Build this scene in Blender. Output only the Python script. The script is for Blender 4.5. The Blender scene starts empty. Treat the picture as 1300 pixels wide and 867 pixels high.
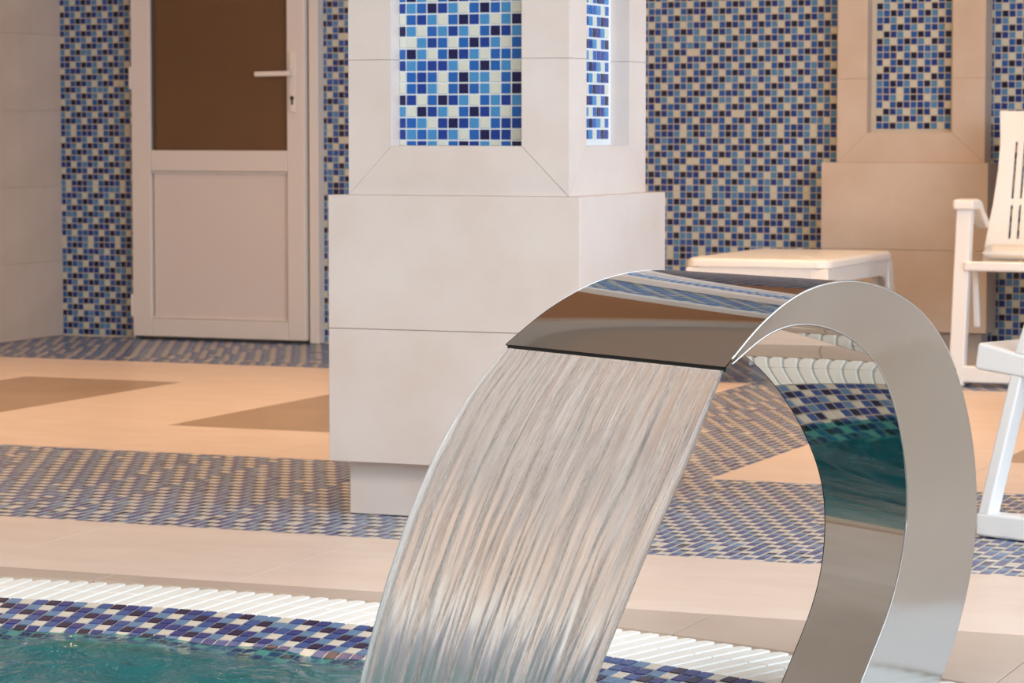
import bpy, bmesh, math, random
import numpy as np
from mathutils import Vector, Matrix

# ------------------------------------------------------------------ camera, world, lights
SC = bpy.context.scene
COL = SC.collection
PHI = math.radians(22.5)
F_PX = 3700.0
PITCH = math.atan(272.5 / F_PX)
cd = bpy.data.cameras.new('camera')
cam = bpy.data.objects.new('camera', cd)
COL.objects.link(cam)
cam.location = (0, 0, 0.85)
cam.rotation_euler = (math.radians(90) - PITCH, 0, PHI)
cd.sensor_width = 36.0
cd.lens = F_PX / 1300.0 * 36.0
cd.clip_start = 0.05
cd.dof.use_dof = True
cd.dof.focus_distance = 4.35
cd.dof.aperture_fstop = 18.0
SC.camera = cam

SC.view_settings.view_transform = 'Standard'
SC.view_settings.look = 'None'
SC.view_settings.gamma = 1.0
SC.view_settings.use_curve_mapping = False
SC.view_settings.exposure = -0.06

w = bpy.data.worlds.new('daylight')
SC.world = w
w.use_nodes = True
bg = w.node_tree.nodes['Background']
bg.inputs[0].default_value = (0.90, 0.95, 1.0, 1)
bg.inputs[1].default_value = 0.42


def area(name, loc, rot, sx, sy, watts, color, shape='RECTANGLE', spread=180):
    d = bpy.data.lights.new(name, 'AREA')
    d.shape = shape
    d.size = sx
    d.size_y = sy
    d.energy = watts
    d.color = color
    d.spread = math.radians(spread)
    o = bpy.data.objects.new(name, d)
    COL.objects.link(o)
    o.location = loc
    o.rotation_euler = rot
    return o


R90 = math.pi / 2
area('window_daylight_right', (3.1, 2.2, 1.95), (0, R90, 0), 2.0, 7.4, 500, (0.67, 0.83, 1.0))
area('window_daylight_front', (-1.0, -4.8, 1.9), (R90, 0, 0), 7.0, 2.2, 25, (0.86, 0.93, 1.0))
area('deck_fill_light', (-1.6, 2.2, 3.15), (0, 0, 0), 3.0, 2.0, 105, (1.0, 0.97, 0.93))  # added fill above the pool to brighten the deck, no known lamp there
for lx, ly, lw in ((-5.5, 7.5, 14.5), (-4.26, 6.7, 11), (-3.6, 8.0, 8), (-5.3, 9.2, 2), (-2.6, 8.7, 17), (-1.75, 7.7, 16), (-3.49, 9.08, 2)):
    area('downlight', (lx, ly, 3.03), (0, 0, 0), 0.14, 0.14, lw, (1.0, 0.63, 0.32), 'DISK', 120)

# ------------------------------------------------------------------ helpers


def s2l(c):
    return tuple(((v / 255) / 12.92 if v <= 10.3 else ((v / 255 + 0.055) / 1.055) ** 2.4) for v in c)


def mat(name, rgb, rough=0.5, metal=0.0, spec=0.5, var=0.0, scale=6.0, rgb2=None, bump=0.0, bscale=60.0, stretch=(1, 1, 1), rvar=0.0):
    m = bpy.data.materials.new(name)
    m.use_nodes = True
    nt = m.node_tree
    b = nt.nodes['Principled BSDF']
    c = s2l(rgb)
    b.inputs['Base Color'].default_value = (*c, 1)
    b.inputs['Roughness'].default_value = rough
    b.inputs['Metallic'].default_value = metal
    b.inputs['Specular IOR Level'].default_value = spec
    if var or rgb2 or bump or rvar:
        tc = nt.nodes.new('ShaderNodeTexCoord')
        mp = nt.nodes.new('ShaderNodeMapping')
        mp.inputs['Scale'].default_value = stretch
        nt.links.new(tc.outputs['Object'], mp.inputs['Vector'])
        n = nt.nodes.new('ShaderNodeTexNoise')
        n.inputs['Scale'].default_value = scale
        n.inputs['Detail'].default_value = 5
        n.inputs['Roughness'].default_value = 0.6
        nt.links.new(mp.outputs[0], n.inputs['Vector'])
        if var or rgb2:
            rp = nt.nodes.new('ShaderNodeValToRGB')
            rp.color_ramp.elements[0].position = 0.32
            rp.color_ramp.elements[1].position = 0.68
            if rgb2 is None:
                lo = tuple(v * (1 - var) for v in c)
                hi = tuple(min(1, v * (1 + var)) for v in c)
            else:
                lo, hi = s2l(rgb2), c
            rp.color_ramp.elements[0].color = (*lo, 1)
            rp.color_ramp.elements[1].color = (*hi, 1)
            nt.links.new(n.outputs[0], rp.inputs[0])
            nt.links.new(rp.outputs[0], b.inputs['Base Color'])
        if bump:
            n2 = nt.nodes.new('ShaderNodeTexNoise')
            n2.inputs['Scale'].default_value = bscale
            n2.inputs['Detail'].default_value = 3
            nt.links.new(mp.outputs[0], n2.inputs['Vector'])
            bp = nt.nodes.new('ShaderNodeBump')
            bp.inputs['Strength'].default_value = bump
            bp.inputs['Distance'].default_value = 0.002
            nt.links.new(n2.outputs[0], bp.inputs['Height'])
            nt.links.new(bp.outputs[0], b.inputs['Normal'])
        if rvar:
            mr = nt.nodes.new('ShaderNodeMapRange')
            mr.inputs[3].default_value = max(0, rough - rvar)
            mr.inputs[4].default_value = rough + rvar
            nt.links.new(n.outputs[0], mr.inputs[0])
            nt.links.new(mr.outputs[0], b.inputs['Roughness'])
    return m


M = {}
M['stone'] = mat('beige_stone_cladding', (224, 212, 204), 0.42, var=0.05, scale=3.5, rgb2=(216, 199, 187))
M['stone_wall'] = mat('beige_wall_tile', (220, 203, 190), 0.45, rgb2=(207, 190, 175), scale=3.0)
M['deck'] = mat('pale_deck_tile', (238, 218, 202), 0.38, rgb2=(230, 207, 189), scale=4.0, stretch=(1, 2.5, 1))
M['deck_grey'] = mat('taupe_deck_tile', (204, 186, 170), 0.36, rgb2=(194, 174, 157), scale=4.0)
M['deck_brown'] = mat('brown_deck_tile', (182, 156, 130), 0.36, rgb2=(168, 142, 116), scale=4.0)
M['joint'] = mat('beige_joint', (214, 192, 172), 0.7)
M['grout'] = mat('cream_grout', (205, 194, 176), 0.75)
M['grout_white'] = mat('white_grout', (226, 228, 228), 0.6)
T_W = mat('tile_cream', (214, 214, 200), 0.16, spec=0.5)
T_L = mat('tile_light_blue', (70, 140, 192), 0.14)
T_M = mat('tile_mid_blue', (30, 95, 172), 0.14)
T_D = mat('tile_deep_blue', (20, 58, 140), 0.14)
T_N = mat('tile_navy', (20, 22, 74), 0.14)
TILES = [T_W, T_M, T_N, T_D, T_L]
F_W = mat('floor_tile_cream', (216, 207, 192), 0.3)  # dimmer light and warm reflections put into the floor and rim tile colours
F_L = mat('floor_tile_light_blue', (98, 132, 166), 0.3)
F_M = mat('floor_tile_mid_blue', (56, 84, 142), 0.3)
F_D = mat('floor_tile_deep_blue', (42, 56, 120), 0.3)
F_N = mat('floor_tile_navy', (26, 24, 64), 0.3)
W_W = mat('wall_tile_cream', (206, 202, 184), 0.2)  # back wall tiles muted in colour for getting less daylight than the niche
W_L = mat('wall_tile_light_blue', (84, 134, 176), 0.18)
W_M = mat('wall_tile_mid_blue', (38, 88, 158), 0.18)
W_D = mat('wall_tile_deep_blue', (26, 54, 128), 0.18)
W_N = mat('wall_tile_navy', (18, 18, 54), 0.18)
WALL_DIM = [W_W, W_M, W_N, W_D, W_L]
FLOOR_DIM = [F_W, F_M, F_N, F_D, F_L]
M['white_plastic'] = mat('white_plastic', (249, 247, 244), 0.35)
M['cushion'] = mat('white_cushion_cloth', (244, 238, 230), 0.8, bump=0.2, bscale=200)
M['door'] = mat('white_door_profile', (230, 220, 212), 0.35)
M['door_panel'] = mat('white_door_panel', (226, 214, 206), 0.4)
M['gasket'] = mat('grey_rubber_gasket', (84, 76, 70), 0.6)
M['glass_brown'] = mat('brown_frosted_glass', (112, 80, 48), 0.22, rgb2=(104, 72, 42), scale=1.2)
M['handle'] = mat('white_handle', (236, 226, 216), 0.3)
M['grate'] = mat('white_grate_plastic', (250, 250, 244), 0.4)
M['grate_under'] = mat('pale_channel', (112, 108, 100), 0.7)
M['steel'] = mat('polished_steel', (192, 186, 178), 0.035, metal=1.0, rvar=0.01, scale=30, stretch=(1, 1, 1))
M['steel_side'] = mat('satin_steel', (160, 159, 156), 0.10, metal=1.0, rvar=0.04, scale=12, bump=0.5, bscale=5)
M['seam'] = mat('ground_steel_seam', (196, 194, 190), 0.35, metal=1.0)
M['slot'] = mat('outlet_slot_shade', (16, 18, 16), 0.5)
M['ceiling'] = mat('warm_plaster', (212, 206, 200), 0.8)
M['soffit'] = mat('brown_soffit', (206, 172, 144), 0.6)
M['pool'] = mat('teal_pool_mosaic', (2, 126, 140), 0.5, rgb2=(2, 100, 116), scale=18)
M['pool_wall'] = mat('pale_teal_pool_mosaic', (112, 206, 204), 0.5, rgb2=(84, 184, 186), scale=20)
M['stone_warm_dim'] = mat('beige_stone_warm_dim_light', (212, 194, 178), 0.42, rgb2=(200, 178, 158), scale=3.5)  # beige stone with the dim warm lamplight put into its colour
M['black'] = mat('black_key_slot', (28, 22, 20), 0.5)


def link(o, parent=None, mats=None):
    COL.objects.link(o)
    if parent is not None:
        o.parent = parent
    if mats:
        for m in (mats if isinstance(mats, (list, tuple)) else [mats]):
            o.data.materials.append(m)
    return o


def empty(name, loc=(0, 0, 0), rz=0.0, label=None, cat=None, group=None, kind=None):
    o = bpy.data.objects.new(name, None)
    COL.objects.link(o)
    o.location = loc
    o.rotation_euler = (0, 0, rz)
    tag(o, label, cat, group, kind)
    return o


def tag(o, label=None, cat=None, group=None, kind=None):
    if label:
        o['label'] = label
    if cat:
        o['category'] = cat
    if group:
        o['group'] = group
    if kind:
        o['kind'] = kind
    return o


class MB:
    """collects polygons for one mesh"""

    def __init__(self):
        self.v = []
        self.f = []

    def poly(self, pts):
        n = len(self.v)
        self.v += [tuple(p) for p in pts]
        self.f.append(tuple(range(n, n + len(pts))))

    def loft(self, rings, cap=True, closed=True):
        n = len(self.v)
        k = len(rings[0])
        for r in rings:
            self.v += [tuple(p) for p in r]
        for i in range(len(rings) - 1):
            for j in range(k if closed else k - 1):
                a = n + i * k + j
                b = n + i * k + (j + 1) % k
                self.f.append((a, b, b + k, a + k))
        if cap:
            self.f.append(tuple(n + j for j in reversed(range(k))))
            self.f.append(tuple(n + (len(rings) - 1) * k + j for j in range(k)))
        return self

    def box(self, x0, x1, y0, y1, z0, z1):
        a = [(x0, y0, z0), (x1, y0, z0), (x1, y1, z0), (x0, y1, z0)]
        b = [(p[0], p[1], z1) for p in a]
        return self.loft([a, b])

    def bar(self, p, q, wv, hv):
        """rectangular bar from p to q, half vectors wv, hv"""
        p, q, wv, hv = Vector(p), Vector(q), Vector(wv), Vector(hv)
        r = lambda c: [c - wv - hv, c + wv - hv, c + wv + hv, c - wv + hv]
        return self.loft([r(p), r(q)])

    def build(self, name, m, parent=None, bevel=0.0, seg=2, smooth=False, kind=None):
        me = bpy.data.meshes.new(name)
        me.from_pydata(self.v, [], self.f)
        bm = bmesh.new()
        bm.from_mesh(me)
        bmesh.ops.remove_doubles(bm, verts=bm.verts, dist=1e-6)
        bmesh.ops.recalc_face_normals(bm, faces=bm.faces)
        bm.to_mesh(me)
        bm.free()
        o = bpy.data.objects.new(name, me)
        link(o, parent, m)
        if smooth:
            for p in me.polygons:
                p.use_smooth = True
        if bevel:
            b = o.modifiers.new('bevel', 'BEVEL')
            b.width = bevel
            b.segments = seg
            b.limit_method = 'ANGLE'
            b.angle_limit = math.radians(40)
            b.harden_normals = True
            for p in me.polygons:
                p.use_smooth = True
        if kind:
            o['kind'] = kind
        return o


def sweep(path, hw, hh, side):
    """rectangular section swept along path; side = horizontal unit vector of the section"""
    side = Vector(side).normalized()
    path = [Vector(p) for p in path]
    rings = []
    for i, p in enumerate(path):
        t = (path[min(i + 1, len(path) - 1)] - path[max(i - 1, 0)]).normalized()
        n = side.cross(t).normalized()
        w_ = hw[i] if isinstance(hw, (list, tuple)) else hw
        h_ = hh[i] if isinstance(hh, (list, tuple)) else hh
        rings.append([p - side * w_ - n * h_, p + side * w_ - n * h_, p + side * w_ + n * h_, p - side * w_ + n * h_])
    return MB().loft(rings)


# ------------------------------------------------------------------ mosaic
def pattern(nu, nv, seed):
    """mosaic colour index per tile: diagonal runs of cream, mid, navy, deep, light with sheet faults"""
    rng = np.random.default_rng(seed)
    c, r = np.meshgrid(np.arange(nu), np.arange(nv), indexing='ij')
    # sheets are laid in step; now and then a sheet slips by one tile
    off_c = np.cumsum(rng.random(nu // 7 + 2) < 0.35)
    off_r = np.cumsum(rng.random(nv // 9 + 2) < 0.30)
    o = off_c[(c + 5) // 7] + 2 * off_r[(r + 3) // 9]
    idx = (c - 2 * r + o) % 5
    flip = rng.random((nu, nv))
    alt = np.array([1, 3, 4])[rng.integers(0, 3, (nu, nv))]
    idx = np.where((idx > 0) & (flip < 0.16), alt, idx)
    idx = np.where((idx == 0) & (flip > 0.985), alt, idx)
    idx = np.where((idx == 4) & (flip > 0.985), 0, idx)
    return idx


def field(name, fmap, nu, nv, p, parent, seed, mask=None, tile=0.86, h=0.0015, idx=None, pal=None):
    """all tiles of one mosaic field as one mesh; fmap(u, v) -> (points, normals), arrays"""
    if idx is None:
        idx = pattern(nu, nv, seed)
    c, r = np.meshgrid(np.arange(nu), np.arange(nv), indexing='ij')
    keep = np.ones_like(c, bool) if mask is None else mask(c, r)
    c, r, k = c[keep], r[keep], idx[keep]
    n = len(c)
    if n == 0:
        return None
    half = tile / 2
    V = np.zeros((n, 8, 3))
    for j, (a, b) in enumerate(((-1, -1), (1, -1), (1, 1), (-1, 1))):
        P0, N0 = fmap((c + 0.5 + a * half) * p, (r + 0.5 + b * half) * p)
        V[:, j] = P0 - N0 * 0.001
        P1, N1 = fmap((c + 0.5 + a * (half - 0.035)) * p, (r + 0.5 + b * (half - 0.035)) * p)
        V[:, 4 + j] = P1 + N1 * h
    q = np.array([(4, 5, 6, 7), (0, 1, 5, 4), (1, 2, 6, 5), (2, 3, 7, 6), (3, 0, 4, 7)])
    Fc = (np.arange(n)[:, None, None] * 8 + q[None]).reshape(-1, 4)
    me = bpy.data.meshes.new(name)
    me.from_pydata(V.reshape(-1, 3), [], Fc)
    for m in (pal or TILES):
        me.materials.append(m)
    me.polygons.foreach_set('material_index', np.repeat(k, 5).astype(np.int32))
    me.update()
    o = bpy.data.objects.new(name, me)
    link(o, parent)
    o['kind'] = 'stuff'
    return o


def plane_map(O, U, V_, N):
    O, U, V_, N = (np.array(a, float) for a in (O, U, V_, N))

    def f(u, v):
        u = np.asarray(u)[..., None]
        v = np.asarray(v)[..., None]
        return O + u * U + v * V_, np.broadcast_to(N, (u.shape[0], 3))
    return f


P = 0.0252
# ------------------------------------------------------------------ room shell
XL, YB, ZC, XR, YF = -6.26, 10.30, 3.2, 3.2, -5.0
PC = (-2.55, 1.52)           # pool centre
R_OUT, R_IN = 3.20, 2.975    # drain channel

floor = empty('floor', kind='structure')
wall_back = empty('wall_back', kind='structure')
MB().box(XL - 0.2, XR + 0.2, YB, YB + 0.2, -0.1, ZC).build('wall_face', M['grout'], wall_back)
wall_left = empty('wall_left', kind='structure')
MB().box(XL - 0.2, XL, YF, YB, -0.1, ZC).build('wall_face', M['stone_wall'], wall_left)
rnd = random.Random(4)
b = MB().box(-0.006, 0.0, 0.0003, 0.5997, 0.0003, 0.3047)
tile0 = b.build('wall_tile', M['stone_wall'], wall_left, bevel=0.0003, seg=1)
tile0.location = (XL + 0.006, YB - 0.6, 0)
for r in range(10):
    for c in range(5):
        if r == 0 and c == 0:
            continue
        t = tile0.copy()
        COL.objects.link(t)
        t.location = (XL + 0.006 + rnd.uniform(-0.0004, 0.0004), YB - 0.6 * (c + 1), 0.305 * r)
ceiling = MB().box(XL - 0.2, XR + 0.2, YF, YB + 0.2, ZC, ZC + 0.2).build('ceiling', M['ceiling'], kind='structure')
MB().box(XL, XR, 6.20, YB, 3.05, ZC - 0.0005).build('ceiling_soffit', M['soffit'], kind='structure')
MB().box(XL, XR, 6.12, 6.20, 3.02, ZC - 0.0005).build('trim_1', M['door'], kind='structure')
wall_right = empty('wall_right', kind='structure')
MB().box(XR, XR + 0.2, YF, YB, -0.1, 0.9).build('parapet', M['stone_wall'], wall_right)
MB().box(XR, XR + 0.2, YF, YB, 3.0, ZC).build('header', M['stone_wall'], wall_right)
for k in range(7):
    y = YF + 0.3 + k * 2.45
    MB().box(XR, XR + 0.2, y - 0.15, y + 0.15, 0.9, 3.0).build('pier', M['stone_wall'], wall_right)
wall_front = empty('wall_front', kind='structure')
MB().box(XL, XR, YF - 0.2, YF, -0.1, 0.8).build('parapet', M['stone_wall'], wall_front)
MB().box(XL, XR, YF - 0.2, YF, 3.0, ZC).build('header', M['stone_wall'], wall_front)
for k in range(6):
    x = XL + 0.2 + k * 1.81
    MB().box(x - 0.2, x + 0.2, YF - 0.2, YF, 0.8, 3.0).build('pier', M['stone_wall'], wall_front)

# back wall mosaic (door and pilaster cover their own share)
DX0, DX1 = -5.897, -5.063


def wmask(c, r):
    x = XL + (c + 0.5) * P
    z = (r + 0.5) * P
    return ~(((x > DX0) & (x < DX1) & (z < 2.06)) | ((x > -2.95) & (x < -2.42)))


field('mosaic', plane_map((XL, YB, 0.004), (1, 0, 0), (0, 0, 1), (0, -1, 0)), 250, 126, P, wall_back, 11, wmask, tile=0.9, pal=WALL_DIM)

# ------------------------------------------------------------------ floor slab with round pool hole
ang = [2 * math.pi * i / 180 for i in range(180)]
rect = [(XR, YB), (XL, YB), (XL, YF), (XR, YF)]
ang += [math.atan2(y - PC[1], x - PC[0]) % (2 * math.pi) for x, y in rect]
ang = sorted(set(ang))


def rim_out(a):
    c, s = math.cos(a), math.sin(a)
    t = 1e9
    if c > 1e-9:
        t = min(t, (XR - PC[0]) / c)
    if c < -1e-9:
        t = min(t, (XL - PC[0]) / c)
    if s > 1e-9:
        t = min(t, (YB - PC[1]) / s)
    if s < -1e-9:
        t = min(t, (YF - PC[1]) / s)
    return (PC[0] + c * t, PC[1] + s * t)


mb = MB()
TOP = -0.004
for i in range(len(ang)):
    a0, a1 = ang[i], ang[(i + 1) % len(ang)]
    i0 = (PC[0] + R_OUT * math.cos(a0), PC[1] + R_OUT * math.sin(a0))
    i1 = (PC[0] + R_OUT * math.cos(a1), PC[1] + R_OUT * math.sin(a1))
    o0, o1 = rim_out(a0), rim_out(a1)
    mb.poly([(*i0, TOP), (*o0, TOP), (*o1, TOP), (*i1, TOP)])
    mb.poly([(*i0, TOP), (*i1, TOP), (*i1, -0.1), (*i0, -0.1)])
mb.build('screed', M['joint'], floor)


def deck_tile(x0, x1, y0, y1, m, name='floor_tile', g=0.0008):
    return MB().box(x0 + g, x1 - g, y0 + g, y1 - g, -0.012, 0.0).build(name, m, floor, bevel=0.0004, seg=1)


TP = 0.6
# strip between mosaic band and pool surround
X0 = -1.605 - TP * 8
for k in range(13):
    deck_tile(X0 + k * TP + 0.25, X0 + (k + 1) * TP + 0.25, 4.80, 5.43, M['deck'], g=0.0004)
# taupe surround cut to the round channel
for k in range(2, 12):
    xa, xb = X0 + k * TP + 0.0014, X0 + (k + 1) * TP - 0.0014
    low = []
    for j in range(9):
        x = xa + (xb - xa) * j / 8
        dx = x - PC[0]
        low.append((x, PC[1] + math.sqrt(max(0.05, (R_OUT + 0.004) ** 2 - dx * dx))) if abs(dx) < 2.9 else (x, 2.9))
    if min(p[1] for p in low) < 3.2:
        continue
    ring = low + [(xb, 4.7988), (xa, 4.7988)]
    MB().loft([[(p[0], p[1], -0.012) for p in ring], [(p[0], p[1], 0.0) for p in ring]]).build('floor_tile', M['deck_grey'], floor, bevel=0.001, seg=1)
# tiled fields beyond the band, with brown insets
YR = [6.67, 7.28, 7.89, 8.53, 9.23]
XE = [-6.26, -5.93, -5.33, -4.73, -4.08, -3.48, -2.96]
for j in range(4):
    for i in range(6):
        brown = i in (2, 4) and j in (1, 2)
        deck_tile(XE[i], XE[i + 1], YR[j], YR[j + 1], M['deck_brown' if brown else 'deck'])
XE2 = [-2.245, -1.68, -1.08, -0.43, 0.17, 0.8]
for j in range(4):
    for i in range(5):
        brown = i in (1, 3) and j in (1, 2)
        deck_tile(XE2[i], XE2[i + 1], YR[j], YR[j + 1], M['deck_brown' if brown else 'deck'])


def mosaic_floor(x0, x1, y0, y1, seed, tl=0.84):
    nu, nv = int(round((x1 - x0) / P)), int(round((y1 - y0) / P))
    MB().box(x0, x1, y0, y1, -0.012, -0.0018).build('grout_bed', M['grout'], floor)
    field('mosaic', plane_map((x0, y0, -0.0018), ((x1 - x0) / nu / P, 0, 0), (0, (y1 - y0) / nv / P, 0), (0, 0, 1)), nu, nv, P, floor, seed, tile=tl, h=0.0004, pal=FLOOR_DIM)


mosaic_floor(-6.26, 0.6, 5.43, 6.67, 21)
mosaic_floor(-2.96, -2.245, 6.67, 9.23, 22)
mosaic_floor(-6.26, 0.6, 9.23, 10.30, 23, 0.9)

# ------------------------------------------------------------------ door
door = empty('door_1', (-5.48, 10.25, 0), kind='structure')


def dbox(name, x0, x1, y0, y1, z0, z1, m, parent=door, bevel=0.004):
    ox, oy = (-5.48, 10.25)
    return MB().box(x0 - ox, x1 - ox, y0 - oy, y1 - oy, z0, z1).build(name, m, parent, bevel=bevel)


dbox('frame', -5.897, -5.886, 10.245, 10.30, 0.0, 2.06, M['door'])
dbox('frame', -5.104, -5.063, 10.245, 10.30, 0.0, 2.06, M['door'])
dbox('frame', -5.897, -5.063, 10.245, 10.30, 2.06, 2.11, M['door'])
leaf_y = (10.222, 10.268)
leaf = dbox('leaf_stile', -5.884, -5.798, *leaf_y, 0.012, 2.05, M['door'])
dbox('leaf_stile', -5.188, -5.110, *leaf_y, 0.012, 2.05, M['door'])
dbox('leaf_rail', -5.798, -5.188, *leaf_y, 0.012, 0.084, M['door'])
dbox('leaf_rail', -5.798, -5.188, *leaf_y, 0.674, 0.757, M['door'])
dbox('leaf_rail', -5.798, -5.188, *leaf_y, 1.95, 2.05, M['door'])
dbox('leaf_panel', -5.794, -5.192, 10.238, 10.26, 0.088, 0.670, M['door_panel'], bevel=0.006)
dbox('gasket', -5.110, -5.104, 10.25, 10.27, 0.012, 2.05, M['gasket'], bevel=0)
pane = dbox('glass_pane', -5.798, -5.188, 10.244, 10.252, 0.757, 1.95, M['glass_brown'], bevel=0)
dbox('gasket', -5.798, -5.786, 10.238, 10.246, 0.757, 1.95, M['gasket'], bevel=0)
for z0, z1 in ((0.085, 0.093), (0.665, 0.673)):
    dbox('glazing_bead', -5.797, -5.189, 10.228, 10.24, z0, z1, M['door'], bevel=0.002)
for z0 in (0.09, 1.0, 1.75):
    dbox('hinge', -5.8905, -5.882, 10.214, 10.226, z0, z0 + 0.09, M['door_panel'], bevel=0.003)
esc = dbox('handle_plate', -5.174, -5.146, 10.214, 10.222, 0.905, 1.142, M['handle'], bevel=0.004)
mb = MB()
mb.bar((-5.16 + 5.48, -0.036, 1.057), (-5.16 + 5.48, -0.070, 1.057), (0.009, 0, 0), (0, 0, 0.009))
mb.bar((-5.148 + 5.48, -0.075, 1.057), (-5.30 + 5.48, -0.080, 1.055), (0, 0.009, 0), (0, 0, 0.010))
mb.build('lever', M['handle'], esc, bevel=0.005)
mb = MB()
mb.loft([[(-5.16 + 5.48 + 0.0085 * math.cos(t), y, 0.962 + 0.0085 * math.sin(t)) for t in [k * math.pi / 6 for k in range(12)]] for y in (-0.0345, -0.0375)])
mb.box(-5.164 + 5.48, -5.156 + 5.48, -0.0372, -0.0345, 0.936, 0.960)
mb.build('key_slot', M['black'], esc)

# ------------------------------------------------------------------ columns
HN = 0.045


def ring_prism(outer, inner):
    return MB().loft([inner, outer])


def column(name, label, x0, x1, y0, y1, pl, z_base, z_seam, z_pl, sill, seam2, ox0, ox1, niche, base_in, faces, side_open=None, top=ZC, mosaic_parts=False, seed=1, pitch=0.0248, stone='stone'):
    """clad column: recessed base, two plinth courses, shaft of mitred slabs around recessed mosaic panels"""
    cx, cy = (x0 + x1) / 2, (y0 + y1) / 2
    root = empty(name, (cx, cy, 0), label=label, cat='column')

    def L(p):
        return (p[0] - cx, p[1] - cy, p[2])
    px0, px1, py0, py1 = pl
    bi = base_in
    MB().box(px0 + bi[0] - cx, px1 - bi[0] - cx, py0 + bi[1] - cy, py1 - (bi[1] if faces > 2 else 0) - cy, 0, z_base + 0.004).build('base', M[stone], root, bevel=0.002)
    MB().box(px0 - cx, px1 - cx, py0 - cy, py1 - cy, z_base, z_seam - 0.0005).build('plinth_course', M[stone], root, bevel=0.0012)
    MB().box(px0 - cx, px1 - cx, py0 - cy, py1 - cy, z_seam + 0.0005, z_pl).build('plinth_course', M[stone], root, bevel=0.0012)
    core = MB().box(x0 + niche - cx, x1 - niche - cx, y0 + niche - cy, y1 - (niche if faces > 2 else 0) - cy, z_pl, top)
    core.build('core', M['grout_white' if stone == 'stone' else 'grout'], root)
    g = 0.0003

    def face(A, U, N, width, o0, o1):
        """slabs of one face. A: lower left corner, U: along, N: outward; opening from o0 to o1"""
        A, U, N = Vector(A), Vector(U), Vector(N)
        Z = Vector((0, 0, 1))

        def pc(poly, nm):
            # outline in (u, z); mitre vertical outer edges at 45 degrees
            out, inn = [], []
            for u, z in poly:
                out.append(L(A + U * u + Z * (z - z_pl)))
                ui = niche if u < 0.004 else (width - niche if u > width - 0.004 else u)
                inn.append(L(A + U * ui + Z * (z - z_pl) - N * niche))
            MB().loft([inn, out]).build(nm, M[stone], root, bevel=0.0005, seg=1)
        zs = z_pl + g
        zo = sill
        pc([(g, zs), (width - g, zs), (o1 - g, zo), (o0 + g, zo)], 'slab')
        pc([(0, zs + 0.0006), (o0, zo + 0.0004), (o0, seam2 - g), (0, seam2 - g)], 'slab')
        pc([(width, zs + 0.0006), (width, seam2 - g), (o1, seam2 - g), (o1, zo + 0.0004)], 'slab')
        for za in (seam2, seam2 + 0.9, seam2 + 1.8):
            zb = min(za + 0.9, top)
            if zb - za < 0.05:
                continue
            pc([(0, za + g), (o0, za + g), (o0, zb - g), (0, zb - g)], 'slab')
            pc([(o1, za + g), (width, za + g), (width, zb - g), (o1, zb - g)], 'slab')

    wx, wy = x1 - x0, y1 - y0
    face((x0, y0, z_pl), (1, 0, 0), (0, -1, 0), wx, ox0 - x0, ox1 - x0)
    so = side_open or (y0 + 0.105, y1 - 0.107)
    if faces > 2:
        face((x1, y0, z_pl), (0, 1, 0), (1, 0, 0), wy, so[0] - y0, so[1] - y0)
        face((x1, y1, z_pl), (-1, 0, 0), (0, 1, 0), wx, x1 - ox1, x1 - ox0)
        face((x0, y1, z_pl), (0, -1, 0), (-1, 0, 0), wy, y1 - so[1], y1 - so[0])
    else:
        for xs in (x0, x1):
            s = 1 if xs == x1 else -1
            for za, zb in ((z_pl, seam2), (seam2, seam2 + 0.9), (seam2 + 0.9, top)):
                A_, B_ = (y0, y1)
                o = [(xs, A_, za + g), (xs, B_, za + g), (xs, B_, zb - g), (xs, A_, zb - g)]
                i = [(xs - s * niche, A_ + niche, za + g), (xs - s * niche, B_, za + g), (xs - s * niche, B_, zb - g), (xs - s * niche, A_ + niche, zb - g)]
                MB().loft([[L(p) for p in i], [L(p) for p in o]]).build('slab', M[stone], root, bevel=0.0005, seg=1)
    # mosaics
    nv = int((top - sill) / pitch)
    nu = int(math.ceil((ox1 - ox0) / pitch))
    idx = pattern(nu + 1, nv, seed)
    zb = sill - 0.6 * pitch + 0.002
    first = -0.38
    fm = plane_map(L((ox0 + first * pitch, y0 + niche, zb)), (1, 0, 0), (0, 0, 1), (0, -1, 0))
    if mosaic_parts:
        sh = {}
        hh = 0.88 / 2 * pitch
        rows = 23
        for c in range(nu + 1):
            for r in range(rows):
                ua, ub = (c + 0.5) * pitch - hh, (c + 0.5) * pitch + hh
                va, vb = (r + 0.5) * pitch - hh, (r + 0.5) * pitch + hh
                lo = -first * pitch + 0.0006
                hi = lo + (ox1 - ox0) - 0.0012
                ua2, ub2 = max(ua, lo), min(ub, hi)
                va2 = max(va, sill - zb + 0.0006)
                if ub2 - ua2 < 0.003 or vb - va2 < 0.002:
                    continue
                k = int(idx[c, r])
                key = (k, round(ub2 - ua2, 4), round(vb - va2, 4))
                if key not in sh:
                    a, d = (ub2 - ua2) / 2, (vb - va2) / 2
                    e = min(0.0008, a * 0.3, d * 0.3)
                    bs = [(-a, 0.001, -d), (a, 0.001, -d), (a, 0.001, d), (-a, 0.001, d)]
                    tp = [(-a + e, -0.0022, -d + e), (a - e, -0.0022, -d + e), (a - e, -0.0022, d - e), (-a + e, -0.0022, d - e)]
                    t = MB().loft([bs, tp]).build('tile', TILES[k], root)
                    sh[key] = t
                else:
                    t = sh[key].copy()
                    COL.objects.link(t)
                pnt = L((ox0 + first * pitch + (ua2 + ub2) / 2, y0 + niche, zb + (va2 + vb) / 2))
                t.location = pnt
        field('mosaic', fm, nu + 1, nv, pitch, root, seed, lambda c, r: (r >= rows) & (c > 0) & (c < nu), idx=idx)
    else:
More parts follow.
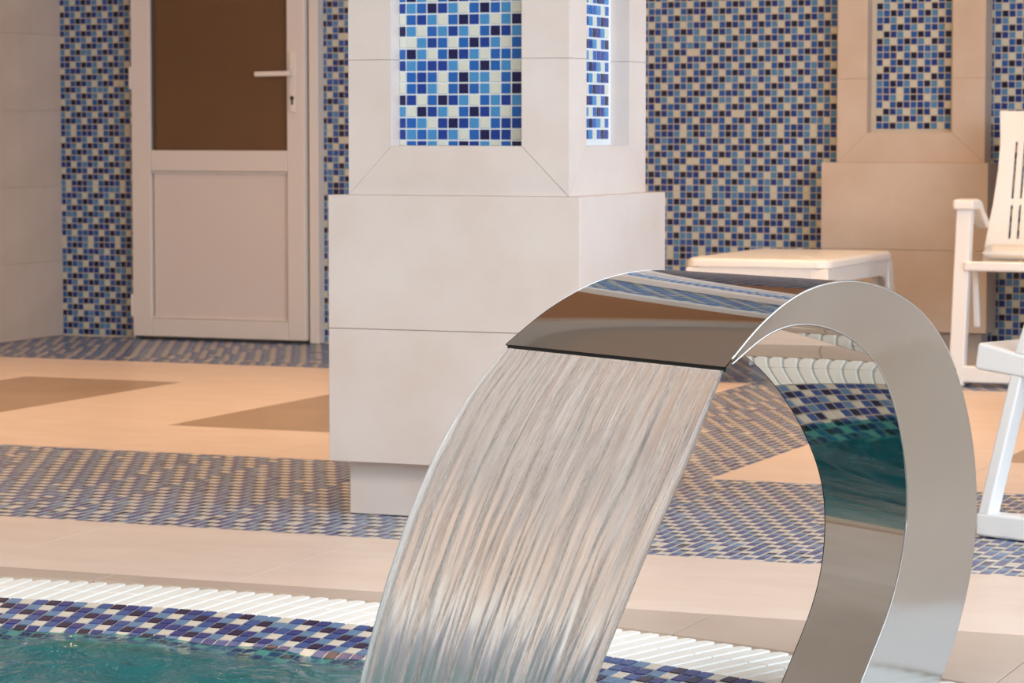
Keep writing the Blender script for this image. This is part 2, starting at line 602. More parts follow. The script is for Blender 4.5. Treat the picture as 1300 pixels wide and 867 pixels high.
        field('mosaic', fm, nu + 1, nv, pitch, root, seed, lambda c, r: (r > 0) & ((c + 0.07) * pitch > -first * pitch) & ((c + 0.93) * pitch < -first * pitch + ox1 - ox0), idx=idx, tile=0.9, pal=WALL_DIM)
    if faces > 2:
        n2 = int((so[1] - so[0]) / pitch)
        fs = plane_map(L((x1 - niche, so[0] + 0.004, zb)), (0, 1, 0), (0, 0, 1), (1, 0, 0))
        field('mosaic', fs, n2 + 1, nv, pitch, root, seed + 1, lambda c, r: (r > 0) & (c < n2))
        fs = plane_map(L((x0 + niche, so[1] - 0.004, zb)), (0, -1, 0), (0, 0, 1), (-1, 0, 0))
        field('mosaic', fs, n2 + 1, nv, pitch, root, seed + 2, lambda c, r: (r > 0) & (c < n2))
        fs = plane_map(L((ox1 - 0.004, y1 - niche, zb)), (-1, 0, 0), (0, 0, 1), (0, 1, 0))
        field('mosaic', fs, nu, nv, pitch, root, seed + 3, lambda c, r: (r > 0) & (c < nu - 1))
    return root


column('tiled_column', 'large beige stone column with bright blue mosaic niche, standing beside the pool', -2.770, -2.254, 5.755, 6.233,
       (-2.803, -2.215, 5.72, 6.258), 0.120, 0.4115, 0.702, 0.809, 0.995, -2.667, -2.362, 0.045, (0.028, 0.045), 4, (5.86, 6.127), mosaic_parts=True, seed=31)
column('wall_column', 'beige stone column against the blue mosaic wall, behind the white low table', -2.953, -2.412, 10.197, 10.297,
       (-2.997, -2.388, 10.150, 10.297), 0.120, 0.4115, 0.722, 0.829, 1.023, -2.842, -2.531, 0.06, (0.028, 0.045), 2, seed=51, pitch=0.0252, stone='stone_warm_dim')

# ------------------------------------------------------------------ pool: rim, channel grate, basin, water
pool = empty('pool', (PC[0], PC[1], 0), label='round swimming pool with blue mosaic rim and teal water', cat='pool')
RIM = [(2.975, 0.0), (2.845, -0.0235), (2.838, -0.0252), (2.831, -0.0282), (2.782, -0.0560), (2.776, -0.0640), (2.774, -0.10)]


def rim_profile():
    pts = [np.array(p) for p in RIM]
    d = [0.0]
    for a, b_ in zip(pts, pts[1:]):
        d.append(d[-1] + np.linalg.norm(b_ - a))
    return np.array(pts), np.array(d)


RP, RD = rim_profile()


def rim_map(u, v):
    """u: arc length at the inner grate radius (from +Y, clockwise), v: distance down the rim"""
    a = math.pi / 2 - np.asarray(u) / R_IN
    r = np.interp(v, RD, RP[:, 0])
    z = np.interp(v, RD, RP[:, 1])
    e = 0.004
    dr = (np.interp(np.asarray(v) + e, RD, RP[:, 0]) - np.interp(np.asarray(v) - e, RD, RP[:, 0]))
    dz = (np.interp(np.asarray(v) + e, RD, RP[:, 1]) - np.interp(np.asarray(v) - e, RD, RP[:, 1]))
    ln = np.sqrt(dr * dr + dz * dz)
    nr, nz = -dz / ln * -1, -dr / ln
    # normal in (r, z): perpendicular to tangent, pointing up
    nr = np.where(nz < 0, -nr, nr)
    nz = np.abs(nz)
    nr = dz / ln
    pts = np.stack([r * np.cos(a), r * np.sin(a), z], -1)
    nor = np.stack([nr * np.cos(a), nr * np.sin(a), nz], -1)
    return pts, nor


NA = 240
rings = []
for k in range(NA):
    a = 2 * math.pi * k / NA
    rings.append(a)
mb = MB()
prof = [(R_OUT, -0.004), (R_OUT, -0.09), (R_IN + 0.004, -0.09), (R_IN, -0.002)] + [(r, z - 0.0016) for r, z in RIM[1:]] + [(2.774, -0.101)]
for k in range(NA):
    a0, a1 = rings[k], rings[(k + 1) % NA]
    for (r0, z0), (r1, z1) in zip(prof[1:], prof[2:]):
        mb.poly([(r0 * math.cos(a0), r0 * math.sin(a0), z0), (r0 * math.cos(a1), r0 * math.sin(a1), z0),
                 (r1 * math.cos(a1), r1 * math.sin(a1), z1), (r1 * math.cos(a0), r1 * math.sin(a0), z1)])
mb.build('rim_bed', M['grout'], pool, smooth=False)
mw = MB()
mb = MB()
for k in range(NA):
    a0, a1 = rings[k], rings[(k + 1) % NA]
    c0, s0, c1, s1 = math.cos(a0), math.sin(a0), math.cos(a1), math.sin(a1)
    mw.poly([(2.774 * c0, 2.774 * s0, -0.1), (2.774 * c1, 2.774 * s1, -0.1), (2.774 * c1, 2.774 * s1, -1.2), (2.774 * c0, 2.774 * s0, -1.2)])
    mb.poly([(2.774 * c0, 2.774 * s0, -1.2), (2.774 * c1, 2.774 * s1, -1.2), (0, 0, -1.2)])
mb.build('basin_floor', M['pool'], pool)
mw.build('basin_wall', M['pool_wall'], pool)

# rim tiles: the ones that show largest singly, the rest joined
PR = 0.0262
NROW = 8
U0 = -62
NU = 124
ridx = pattern(NU, NROW, 61)
part_lo, part_hi = 42, 71      # columns seen left of the fall
rs = {}
for c in range(part_lo, part_hi):
    for r in range(NROW):
        k = int(ridx[c, r])
        if (k, r) not in rs:
            hh = 0.86 / 2
            V8 = []
            for off, hgt in ((hh, -0.001), (hh - 0.03, 0.0006)):
                for a, b_ in ((-1, -1), (1, -1), (1, 1), (-1, 1)):
                    p_, n_ = rim_map(np.array([a * off * PR]), np.array([(r + 0.5 + b_ * off) * PR]))
                    V8.append(tuple(p_[0] + n_[0] * hgt))
            t = MB().loft([V8[:4], V8[4:]]).build('tile', FLOOR_DIM[k], pool)
            rs[(k, r)] = t
        else:
            t = rs[(k, r)].copy()
            COL.objects.link(t)
        t.rotation_euler = (0, 0, -((U0 + c + 0.5) * PR) / R_IN)


def rim_map2(u, v):
    return rim_map(np.asarray(u) + U0 * PR, v)


field('mosaic', rim_map2, NU, NROW, PR, pool, 61, lambda c, r: (c < part_lo) | (c >= part_hi), tile=0.86, h=0.0006, idx=ridx, pal=FLOOR_DIM)

# drain grate
grate = empty('drain_grate', (PC[0], PC[1], 0), label='white slatted drain grate curving round the edge of the pool', cat='grate')
mb = MB()
for k in range(NA):
    a0, a1 = rings[k], rings[(k + 1) % NA]
    q = lambda r, a, z: (r * math.cos(a), r * math.sin(a), z)
    for r0, r1 in ((R_IN + 0.006, R_OUT - 0.004),):
        mb.poly([q(r0, a0, -0.034), q(r1, a0, -0.034), q(r1, a1, -0.034), q(r0, a1, -0.034)])
mb.build('channel_cover', M['grate_under'], grate)
GP = 0.0372
RM = (R_IN + R_OUT) / 2
ra, rb = R_IN + 0.003, R_OUT - 0.003
wi, wo = 0.0152, 0.0160
mid = (ra + rb) / 2


def slat_ring(r, hw, z0, z1):
    return [(-hw, r, z0), (hw, r, z0), (hw, r, z1), (-hw, r, z1)]


mb = MB()
mb.loft([slat_ring(ra, wi, -0.02, -0.001), slat_ring(mid - 0.0012, (wi + wo) / 2, -0.02, 0.0)])
mb.loft([slat_ring(mid + 0.0012, (wi + wo) / 2, -0.02, 0.0), slat_ring(rb - 0.03, wo, -0.02, 0.0), slat_ring(rb, wo * 0.62, -0.02, -0.001)])
mb.loft([slat_ring(mid - 0.004, 0.008, -0.02, -0.003), slat_ring(mid + 0.004, 0.008, -0.02, -0.003)])
slat = mb.build('slat', M['grate'], grate, bevel=0.0025, seg=2)
NS = 58
slat.rotation_euler = (0, 0, NS * GP / RM)
for k in range(-NS + 1, NS + 1):
    s = slat.copy()
    COL.objects.link(s)
    s.rotation_euler = (0, 0, -k * GP / RM)

# water surface
WZ = -0.0265


def water_mat():
    m = bpy.data.materials.new('pool_water')
    m.use_nodes = True
    nt = m.node_tree
    b = nt.nodes['Principled BSDF']
    b.inputs['Base Color'].default_value = (0.16, 0.82, 0.86, 1)
    b.inputs['Roughness'].default_value = 0.03
    b.inputs['IOR'].default_value = 1.33
    b.inputs['Transmission Weight'].default_value = 1.0
    tc = nt.nodes.new('ShaderNodeTexCoord')
    n1 = nt.nodes.new('ShaderNodeTexNoise')
    n1.inputs['Scale'].default_value = 20
    n1.inputs['Detail'].default_value = 4
    n1.inputs['Distortion'].default_value = 0.6
    nt.links.new(tc.outputs['Object'], n1.inputs['Vector'])
    bp = nt.nodes.new('ShaderNodeBump')
    bp.inputs['Strength'].default_value = 0.75
    bp.inputs['Distance'].default_value = 0.02
    nt.links.new(n1.outputs[0], bp.inputs['Height'])
    nt.links.new(bp.outputs[0], b.inputs['Normal'])
    return m


rng = np.random.default_rng(8)
waves = [(rng.uniform(0, 2 * math.pi), rng.uniform(12, 45), rng.uniform(0, 6.28)) for _ in range(22)]
nr_, na_ = 90, 720
V, Fq = [(0, 0, WZ)], []
ra_ = np.concatenate([np.linspace(0.2, 1.8, 20), np.linspace(1.82, 2.842, nr_ - 20)])
for i, r in enumerate(ra_):
    for k in range(na_):
        a = 2 * math.pi * k / na_
        x, y = r * math.cos(a), r * math.sin(a)
        z = 0
        for (dth, kk, ph) in waves:
            z += math.sin(kk * (x * math.cos(dth) + y * math.sin(dth)) + ph) / kk * 1.3
        damp = min(1.0, 0.22 + max(0.0, 2.842 - r) / 0.16)
        V.append((x, y, WZ + z * 0.035 * damp))
for k in range(na_):
    Fq.append((0, 1 + k, 1 + (k + 1) % na_))
for i in range(len(ra_) - 1):
    for k in range(na_):
        a_, b_ = 1 + i * na_ + k, 1 + i * na_ + (k + 1) % na_
        Fq.append((a_, a_ + na_, b_ + na_, b_))
me = bpy.data.meshes.new('pool_water')
me.from_pydata(V, [], Fq)
for p in me.polygons:
    p.use_smooth = True
wat = bpy.data.objects.new('water', me)
link(wat, pool, water_mat())
wat['kind'] = 'stuff'

# ------------------------------------------------------------------ steel waterfall spout
N0 = Vector((-1.2012, 3.6359, 0))
DV = Vector((-0.8505, 0.5259, 0)).normalized()      # across the blade, away from the camera
EV = Vector((-0.5259, -0.8505, 0)).normalized()     # towards the pool
MID = N0 + DV * 0.249
PROF = [(-0.0002, 0.5350, 0.0012, 0.5329, 0.2490), (0.0367, 0.5631, 0.0341, 0.5486, 0.2420), (0.0731, 0.5896, 0.0623, 0.5627, 0.2350),
        (0.1260, 0.6166, 0.0984, 0.5764, 0.2260), (0.1761, 0.6326, 0.1412, 0.5837, 0.2170), (0.2299, 0.6386, 0.1846, 0.5826, 0.2080),
        (0.2780, 0.6378, 0.2277, 0.5750, 0.1980), (0.3354, 0.6283, 0.2726, 0.5615, 0.1855), (0.3959, 0.6090, 0.3141, 0.5433, 0.1700),
        (0.4536, 0.5792, 0.3536, 0.5206, 0.1550), (0.5030, 0.5400, 0.3861, 0.4934, 0.1400), (0.5440, 0.4880, 0.4146, 0.4594, 0.1270),
        (0.5779, 0.4296, 0.4423, 0.4145, 0.1140), (0.6040, 0.3682, 0.4656, 0.3601, 0.1010), (0.6180, 0.3077, 0.4769, 0.3124, 0.0930),
        (0.6217, 0.2540, 0.4788, 0.2714, 0.0890), (0.6173, 0.1995, 0.4759, 0.2306, 0.0860), (0.6066, 0.1450, 0.4683, 0.1903, 0.0830),
        (0.5913, 0.0959, 0.4550, 0.1480, 0.0815), (0.5750, 0.0570, 0.4350, 0.1070, 0.0800), (0.5560, 0.0220, 0.4133, 0.0680, 0.0800),
        (0.5390, -0.0060, 0.3880, 0.0230, 0.0800), (0.5250, -0.0270, 0.3650, -0.0180, 0.0800), (0.5120, -0.0450, 0.3520, -0.0400, 0.0800)]


def catmull(rows, sub):
    rows = [np.array(r) for r in rows]
    out = []
    for i in range(len(rows) - 1):
        p0, p1, p2, p3 = rows[max(i - 1, 0)], rows[i], rows[i + 1], rows[min(i + 2, len(rows) - 1)]
        for k in range(sub):
            t = k / sub
            out.append(0.5 * (2 * p1 + (p2 - p0) * t + (2 * p0 - 5 * p1 + 4 * p2 - p3) * t * t + (3 * p1 - p0 - 3 * p2 + p3) * t ** 3))
    out.append(rows[-1])
    return out


def smooth_rows(rows, it):
    a = np.array(rows)
    for _ in range(it):
        c = a.copy()
        c[1:-1] = 0.25 * a[:-2] + 0.5 * a[1:-1] + 0.25 * a[2:]
        a = c
    return list(a)


PF = smooth_rows(catmull(PROF, 6), 24)
PF[0] = np.array(PROF[0])
BASE = MID - EV * 0.46
fount = empty('waterfall_spout', (BASE.x, BASE.y, 0), label='polished steel waterfall spout arching over the pool edge', cat='fountain')


def fp(s, z, wd):
    p = MID - EV * s + DV * wd
    return (p.x - BASE.x, p.y - BASE.y, z)


def strip_obj(name, rowsA, rowsB, m, nsub=10):
    mb = MB()
    rows = []
    for A, B in zip(rowsA, rowsB):
        A, B = Vector(A), Vector(B)
        rows.append([A.lerp(B, k / nsub) for k in range(nsub + 1)])
    mb.loft(rows, cap=False, closed=False)
    return mb.build(name, m, fount, smooth=True)


def fix_dir(o, ref):
    me = o.data
    bm = bmesh.new()
    bm.from_mesh(me)
    s = sum((f.normal.dot(ref(f.calc_center_median())) for f in bm.faces))
    if s < 0:
        bmesh.ops.reverse_faces(bm, faces=bm.faces)
    bm.to_mesh(me)
    bm.free()


e_ = 0.0018
top_o = strip_obj('top_sheet', [fp(r[0], r[1], -r[4] + e_) for r in PF], [fp(r[0], r[1], r[4] - e_) for r in PF], M['steel'], 16)
cen = Vector(fp(0.25, 0.3, 0))
fix_dir(top_o, lambda c: c - cen)
und = strip_obj('under_sheet', [fp(r[2], r[3], -r[4] + e_) for r in PF], [fp(r[2], r[3], r[4] - e_) for r in PF], M['steel'], 16)
fix_dir(und, lambda c: cen - c)
for sgn in (-1, 1):
    sd = strip_obj('side_panel', [fp(r[0], r[1] , sgn * r[4]) for r in PF], [fp(r[2], r[3], sgn * r[4]) for r in PF], M['steel_side'], 6)
    fix_dir(sd, lambda c: DV * sgn)
    # rolled seams along both edges
    mb = MB()
    for (i, j) in (((0, 1), (2, 3)) if sgn < 0 else ()):
        rg = []
        for r in (PF[2:66] if i == 0 else PF[2:]):
            c_ = Vector(fp(r[i], r[j], sgn * (r[4] - 0.0008)))
            rg.append([c_ + DV * (0.0018 * math.cos(t)) + Vector((0, 0, 0.0018 * math.sin(t))) for t in (0, 1.57, 3.14, 4.71)])
        mb.loft(rg)
    if sgn < 0:
        mb.build('seam', M['seam'], fount, smooth=True)
# outlet slot under the lip: the opening's shade as a dark-coloured bar
mb = MB()
mb.bar(fp(0.004, 0.5312, -0.2465), fp(0.004, 0.5312, 0.2465), EV * 0.0025, (0, 0, 0.0030))
mb.build('outlet_slot', M['slot'], fount)
MB().bar(fp(0.43, -0.002, -0.10), fp(0.43, -0.002, 0.10), EV * 0.16, (0, 0, 0.0))

# ------------------------------------------------------------------ falling water
ZL = [(0.530, 0.000), (0.4664, 0.0628), (0.3794, 0.1240), (0.3028, 0.1640), (0.2156, 0.2010), (0.1393, 0.2275), (0.0662, 0.2494), (-0.075, 0.283)]
ZR = [(0.530, 0.001), (0.4881, 0.0250), (0.4399, 0.0510), (0.3701, 0.0910), (0.3016, 0.1330), (0.2134, 0.1800), (0.1389, 0.2200), (0.06, 0.2500), (-0.075, 0.290)]


def water_fall_mat():
    m = bpy.data.materials.new('falling_water')
    m.use_nodes = True
    nt = m.node_tree
    b = nt.nodes['Principled BSDF']
    b.inputs['Base Color'].default_value = (0.98, 0.96, 0.93, 1)
    b.inputs['Roughness'].default_value = 0.2
    b.inputs['IOR'].default_value = 1.33
    b.inputs['Transmission Weight'].default_value = 0.93
    uv = nt.nodes.new('ShaderNodeUVMap')
    mp = nt.nodes.new('ShaderNodeMapping')
    mp.inputs['Scale'].default_value = (34, 2.2, 1)
    nt.links.new(uv.outputs[0], mp.inputs[0])
    n1 = nt.nodes.new('ShaderNodeTexNoise')
    n1.inputs['Scale'].default_value = 1.0
    n1.inputs['Detail'].default_value = 4
    n1.inputs['Roughness'].default_value = 0.65
    n1.inputs['Distortion'].default_value = 0.3
    nt.links.new(mp.outputs[0], n1.inputs['Vector'])
    bp = nt.nodes.new('ShaderNodeBump')
    bp.inputs['Strength'].default_value = 0.45
    bp.inputs['Distance'].default_value = 0.006
    nt.links.new(n1.outputs[0], bp.inputs['Height'])
    nt.links.new(bp.outputs[0], b.inputs['Normal'])
    # streak air whitens the sheet; the left edge has a painted white highlight
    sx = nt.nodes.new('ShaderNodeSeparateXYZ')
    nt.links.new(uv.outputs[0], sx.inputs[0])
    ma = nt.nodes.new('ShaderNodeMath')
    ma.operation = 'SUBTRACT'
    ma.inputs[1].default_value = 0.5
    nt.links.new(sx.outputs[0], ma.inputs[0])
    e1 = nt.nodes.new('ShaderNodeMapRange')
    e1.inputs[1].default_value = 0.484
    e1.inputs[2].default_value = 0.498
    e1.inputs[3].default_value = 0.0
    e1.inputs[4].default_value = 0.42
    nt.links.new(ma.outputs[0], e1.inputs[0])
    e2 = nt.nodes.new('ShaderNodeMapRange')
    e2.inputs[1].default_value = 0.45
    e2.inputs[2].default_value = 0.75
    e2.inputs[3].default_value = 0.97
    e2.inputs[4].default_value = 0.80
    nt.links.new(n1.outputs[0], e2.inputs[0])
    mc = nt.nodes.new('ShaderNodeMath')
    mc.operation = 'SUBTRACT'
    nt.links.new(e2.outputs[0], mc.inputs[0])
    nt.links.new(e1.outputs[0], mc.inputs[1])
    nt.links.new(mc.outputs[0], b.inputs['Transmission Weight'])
    return m


nu_, nv_ = 260, 90
zL, sL = np.array([p[0] for p in ZL])[::-1], np.array([p[1] for p in ZL])[::-1]
zR, sR = np.array([p[0] for p in ZR])[::-1], np.array([p[1] for p in ZR])[::-1]
rg = np.random.default_rng(5)


def streak_noise(freqs, seed):
    g = np.random.default_rng(seed)
    comp = []
    for f0, amp in freqs:
        for _ in range(7):
            comp.append((f0 * g.uniform(0.7, 1.4), g.uniform(0, 6.28), g.uniform(-2.5, 2.5), g.uniform(-3, 3), amp))

    def fn(u, v):
        z = 0
        for f, ph, k1, k2, amp in comp:
            z = z + amp * np.sin(f * u * 6.283 + ph + k1 * v * 3 + 1.6 * np.sin(k2 * v * 4 + ph * 2 + u * 9))
        return z / 7
    return fn


def pinterp(z, zz, ss):
    return np.interp(z, zz, ss)


u = np.linspace(0, 1, nu_)
v = np.linspace(0, 1, nv_)
U, Vv = np.meshgrid(u, v, indexing='ij')
fr = [streak_noise([(6, 1.0), (14, 0.6), (30, 0.22)], s_) for s_ in (3, 4)]
zz = 0.530 - Vv ** 1.15 * 0.605
sl, sr = pinterp(zz, zL, sL), pinterp(zz, zR, sR)
for _ in range(4):
    pass
ker = np.array([1, 2, 3, 4, 5, 4, 3, 2, 1.0])
ker /= ker.sum()


def sm(a):
    b_ = np.pad(a, ((0, 0), (4, 4)), mode='reflect', reflect_type='odd')
    return np.apply_along_axis(lambda q: np.convolve(q, ker, 'valid'), 1, b_)


sl, sr = sm(sl), sm(sr)
ss = sr + (sl - sr) * U
wd = -0.243 + 0.486 * U
env = 0.0008 + 0.0060 * np.clip(Vv * 1.8, 0, 1)
edge = np.clip(np.minimum(U, 1 - U) * 36, 0.0, 1) ** 0.5
lip = 0.0055 * (1 - edge) * np.clip(Vv * 4, 0, 1)
th = 0.0022 + 0.0015 * Vv
fr0 = ss + env * fr[0](U, Vv) * edge + th + lip
bk0 = ss + env * fr[1](U, Vv) * edge - th - lip
verts = []
faces = []
cx, cy = MID.x, MID.y


def to_xyz(s_, w_, z_):
    return np.stack([EV.x * s_ + DV.x * w_, EV.y * s_ + DV.y * w_, z_], -1)


A = to_xyz(fr0, wd, zz).reshape(-1, 3)
B = to_xyz(bk0, wd, zz).reshape(-1, 3)
V3 = np.concatenate([A, B])
nA = len(A)
gi = lambda i, j: i * nv_ + j
for i in range(nu_ - 1):
    for j in range(nv_ - 1):
        faces.append((gi(i, j), gi(i, j + 1), gi(i + 1, j + 1), gi(i + 1, j)))
        faces.append((nA + gi(i, j), nA + gi(i + 1, j), nA + gi(i + 1, j + 1), nA + gi(i, j + 1)))
for j in range(nv_ - 1):
    faces.append((gi(0, j), nA + gi(0, j), nA + gi(0, j + 1), gi(0, j + 1)))
    i = nu_ - 1
    faces.append((gi(i, j), gi(i, j + 1), nA + gi(i, j + 1), nA + gi(i, j)))
for i in range(nu_ - 1):
    faces.append((gi(i, 0), gi(i + 1, 0), nA + gi(i + 1, 0), nA + gi(i, 0)))
    j = nv_ - 1
    faces.append((gi(i, j), nA + gi(i, j), nA + gi(i + 1, j), gi(i + 1, j)))
me = bpy.data.meshes.new('falling_water')
me.from_pydata(V3, [], faces)
uvl = me.uv_layers.new(name='UVMap')
li = np.zeros(len(me.loops), np.int32)
me.loops.foreach_get('vertex_index', li)
uu = np.concatenate([U.reshape(-1), U.reshape(-1)])
vv = np.concatenate([Vv.reshape(-1), Vv.reshape(-1) + 7.3])
uvl.data.foreach_set('uv', np.stack([uu[li], vv[li]], -1).reshape(-1))
bm = bmesh.new()
bm.from_mesh(me)
bmesh.ops.recalc_face_normals(bm, faces=bm.faces)
bm.to_mesh(me)
bm.free()
for p in me.polygons:
    p.use_smooth = True
fall = bpy.data.objects.new('falling_water', me)
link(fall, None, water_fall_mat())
fall.location = (cx, cy, 0)
tag(fall, 'clear streaked sheet of water falling from the steel spout into the pool', 'water')

# ------------------------------------------------------------------ low white table
table = empty('low_table', (-2.915, 9.53, 0), label='white plastic low table with rounded corners in front of the mosaic wall', cat='table')
TX, TY, TZ = 0.243, 0.40, 0.418


def rrect(hx, hy, r, z, n=5):
    pts = []
    for cx_, cy_, a0 in ((hx - r, hy - r, 0), (-hx + r, hy - r, 90), (-hx + r, -hy + r, 180), (hx - r, -hy + r, 270)):
        for k in range(n + 1):
            t = math.radians(a0 + 90 * k / n)
            pts.append((cx_ + r * math.cos(t), cy_ + r * math.sin(t), z))
    return pts


MB().loft([rrect(TX + 0.006, TY + 0.006, 0.05, TZ - 0.028), rrect(TX + 0.004, TY + 0.004, 0.05, TZ - 0.008), rrect(TX - 0.004, TY - 0.004, 0.046, TZ)]).build('tabletop', M['white_plastic'], table, bevel=0.004)
# apron panels with arched openings
for axis, half, off in (('x', TX, TY), ('x', TX, -TY), ('y', TY, TX), ('y', TY, -TX)):
    mb = MB()
    pts_o = [(-half + 0.045, TZ - 0.028), (half - 0.045, TZ - 0.028), (half - 0.045, TZ - 0.16)]
    arc = []
    r0 = half - 0.065
    for k in range(13):
        t = math.pi * k / 12
        cc, ss_ = math.cos(t), math.sin(t)
        arc.append((math.copysign(abs(cc) ** 0.35, cc) * r0, TZ - 0.16 + abs(ss_) ** 0.35 * 0.080))
    poly = pts_o + arc + [(-half + 0.045, TZ - 0.16)]
    o_ = 0.008
    s = 1 if off > 0 else -1
    if axis == 'x':
        mb.loft([[(p[0], off - s * o_, p[1]) for p in poly], [(p[0], off, p[1]) for p in poly]])
    else:
        mb.loft([[(off - s * o_, p[0], p[1]) for p in poly], [(off, p[0], p[1]) for p in poly]])
    mb.build('apron', M['white_plastic'], table, bevel=0.002, seg=1)
for sx in (-1, 1):
    for sy in (-1, 1):
        # L section leg, splayed
        def sec(z, k):
            ox, oy = sx * (TX + k), sy * (TY + k)
            t = 0.062
            th_ = 0.008
            p = [(0, 0), (-t, 0), (-t, -th_), (-th_, -th_), (-th_, -t), (0, -t)]
            return [(ox + sx * a, oy + sy * b_, z) for a, b_ in p]
        MB().loft([sec(0.0, 0.028), sec(TZ - 0.03, 0.0)]).build('leg', M['white_plastic'], table, bevel=0.004)

# ------------------------------------------------------------------ armchair by the wall
WP = M['white_plastic']
ch = empty('slatted_armchair', (-2.03, 9.6, 0), label='white plastic armchair facing the pool, slotted back, next to the wall column', cat='chair')
cX, cY = -2.03, 9.6


def at(x, y, z):
    return (x - cX, y - cY, z)


CW = 0.252
for s in (-1, 1):
    xo = s * CW
    # front leg rising to the armrest, slightly splayed
    MB().bar((xo + s * 0.020, -0.222, 0.0), (xo, -0.212, 0.58), (0.026, 0, 0), (0, 0.022, 0)).build('front_leg', WP, ch, bevel=0.007)
    MB().bar((xo * 0.40, 0.30, 0.0), (xo * 0.40, 0.18, 0.37), (0.022, 0, 0), (0, 0.020, 0)).build('rear_leg', WP, ch, bevel=0.007)
    path = [(xo, -0.245, 0.596), (xo, -0.16, 0.598), (xo * 1.01, -0.09, 0.590), (xo * 1.04, -0.01, 0.562), (xo * 1.09, 0.13, 0.522)]
    sweep(path, [0.036, 0.034, 0.03, 0.026, 0.022], 0.017, (1, 0, 0)).build('armrest', WP, ch, bevel=0.009)
    MB().bar((xo * 0.97, -0.10, 0.385), (xo * 0.97, -0.06, 0.185), (0.010, 0, 0), (0, 0.010, 0)).build('side_brace', WP, ch, bevel=0.004)
    MB().bar((xo + s * 0.02, -0.222, 0.022), (xo + s * 0.02, -0.05, 0.022), (0.022, 0, 0), (0, 0, 0.022)).build('foot', WP, ch, bevel=0.007)
MB().bar((-CW - 0.012, -0.220, 0.041), (CW + 0.012, -0.220, 0.041), (0, 0.021, 0), (0, 0, 0.027)).build('front_rail', WP, ch, bevel=0.006)
# seat
MB().loft([[(-CW + 0.004, -0.25, 0.380), (CW - 0.004, -0.25, 0.380), (CW - 0.004, -0.25, 0.413), (-CW + 0.004, -0.25, 0.413)],
           [(-CW + 0.006, 0.20, 0.360), (CW - 0.006, 0.20, 0.360), (CW - 0.006, 0.20, 0.388), (-CW + 0.006, 0.20, 0.388)]]).build('seat', WP, ch, bevel=0.008)
# backrest: a shell with two rows of vertical slots
xs = [-0.265]
for k in range(15):
    xc = (k - 7) * 0.0281
    xs += [xc - 0.0035, xc + 0.0035]
xs.append(0.265)
zsl = [0.372, 0.42, 0.472, 0.585, 0.607, 0.70, 0.80, 0.86, 0.905]


def back_x(xn, z):
    if abs(xn) < 0.23:
        return xn
    wid = float(np.interp(z, [0.37, 0.45, 0.55, 0.68, 0.80, 0.905], [0.282, 0.278, 0.264, 0.252, 0.252, 0.262]))
    return math.copysign(wid, xn)


def back_y(xn, z):
    return 0.165 + (z - 0.375) * 0.30 - 0.25 * xn * xn


mb = MB()
for i in range(len(xs) - 1):
    for j in range(len(zsl) - 1):
        slot = (i % 2 == 1) and j in (2, 4, 5)
        if slot:
            continue
        q4 = [(xs[i], zsl[j]), (xs[i + 1], zsl[j]), (xs[i + 1], zsl[j + 1]), (xs[i], zsl[j + 1])]
        fr_ = [(back_x(a, z), back_y(a, z), z) for a, z in q4]
        mb.poly(fr_)
bk = mb.build('backrest', WP, ch)
sol = bk.modifiers.new('solid', 'SOLIDIFY')
sol.thickness = 0.018
sol.offset = 1.0
bv = bk.modifiers.new('bevel', 'BEVEL')
bv.width = 0.003
bv.segments = 2
bv.limit_method = 'ANGLE'

cush = MB()
rgs = []
for k in range(9):
    t = -1 + 2 * k / 8
    y = 0.05 + 0.085 * t
    hgt = 0.024 * math.sqrt(max(0.03, 1 - t * t)) + 0.002
    rgs.append([(-0.2 + 0.001 * k, y, 0.425 - hgt), (0.20, y, 0.425 - hgt), (0.21, y, 0.425), (0.20, y, 0.425 + hgt), (-0.2, y, 0.425 + hgt), (-0.21, y, 0.425)])
cush.loft(rgs)
cu = cush.build('seat_pad', M['cushion'], None, bevel=0.004)
cu.location = (cX - 0.03, cY, 0.0055)
tag(cu, 'soft white pad lying on the seat of the slotted armchair', 'pad')

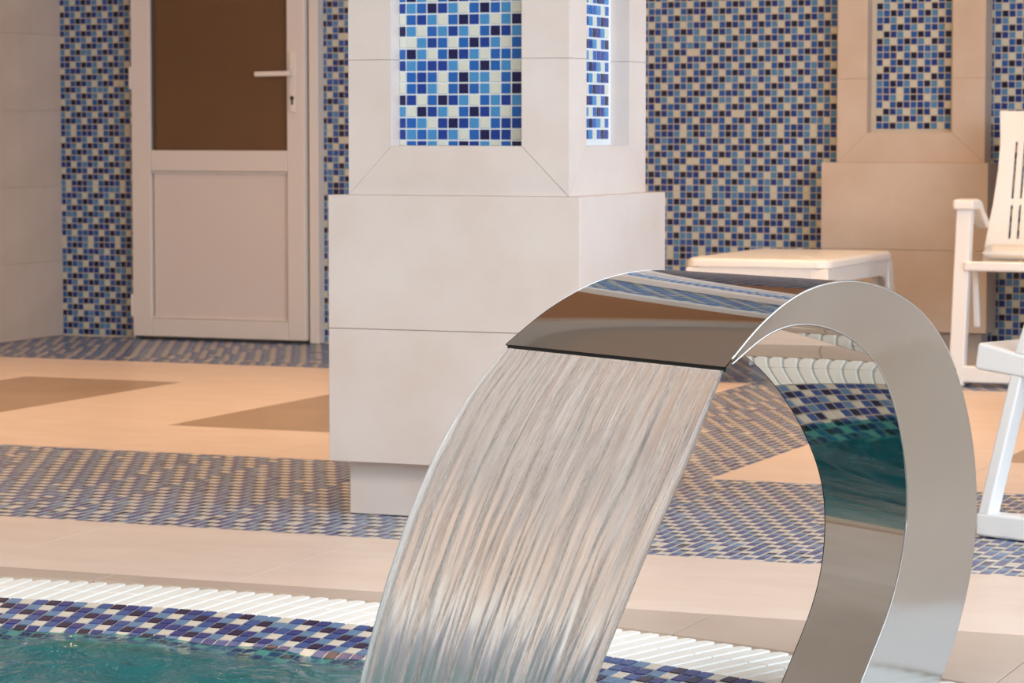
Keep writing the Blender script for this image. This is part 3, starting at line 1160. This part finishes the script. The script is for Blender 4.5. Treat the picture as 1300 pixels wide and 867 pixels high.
# ------------------------------------------------------------------ lounge chair at the right edge
AV = Vector((-0.927, 0.376, 0)).normalized()
SV = Vector((0.376, 0.927, 0)).normalized()       # away from the camera
E0 = Vector((-1.41, 5.93, 0))
lc = empty('lounge_chair', E0 - AV * 0.3 + SV * 0.26, math.atan2(-AV.y, -AV.x), label='white plastic lounge chair at right edge, leaning leg on a floor runner', cat='chair')


def lp(al, ac, z):
    """local: x runs back from the front end, y across"""
    return (al - 0.3, ac - 0.26, z)


for ac in (0.0, 0.52):
    s = 1 if ac == 0 else -1
    MB().bar(lp(-0.005, ac + s * 0.022, 0.0255), lp(0.72, ac + s * 0.022, 0.0255), (0, 0.022, 0), (0, 0, 0.0255)).build('runner', WP, lc, bevel=0.008)
    MB().bar(lp(0.0135, ac + s * 0.022, 0.045), lp(0.094, ac + s * 0.022, 0.352), (0.0145, 0, 0), (0, 0.021, 0)).build('front_leg', WP, lc, bevel=0.006)
    MB().bar(lp(0.62, ac + s * 0.022, 0.045), lp(0.54, ac + s * 0.022, 0.33), (0.016, 0, 0), (0, 0.021, 0)).build('rear_leg', WP, lc, bevel=0.006)
    pth = [lp(0.125, ac + s * 0.01, 0.572), lp(0.35, ac + s * 0.01, 0.575), lp(0.55, ac + s * 0.01, 0.55), lp(0.66, ac + s * 0.01, 0.52)]
    sweep(pth, [0.03, 0.03, 0.027, 0.022], 0.016, (0, 1, 0)).build('armrest', WP, lc, bevel=0.008)
    MB().bar(lp(0.0985, ac + s * 0.022, 0.385), lp(0.165, ac + s * 0.022, 0.56), (0.0145, 0, 0), (0, 0.021, 0)).build('arm_post', WP, lc, bevel=0.006)
sp = [lp(-0.007, 0.26, 0.3775), lp(0.1, 0.26, 0.362), lp(0.3, 0.26, 0.338), lp(0.55, 0.26, 0.318)]
sweep(sp, [0.262, 0.262, 0.26, 0.25], [0.029, 0.024, 0.02, 0.018], (0, 1, 0)).build('seat', WP, lc, bevel=0.008)
sp = [lp(0.52, 0.26, 0.33), lp(0.60, 0.26, 0.5), lp(0.68, 0.26, 0.72), lp(0.74, 0.26, 0.92)]
sweep(sp, [0.24, 0.245, 0.245, 0.22], 0.012, (0, 1, 0)).build('backrest', WP, lc, bevel=0.006)
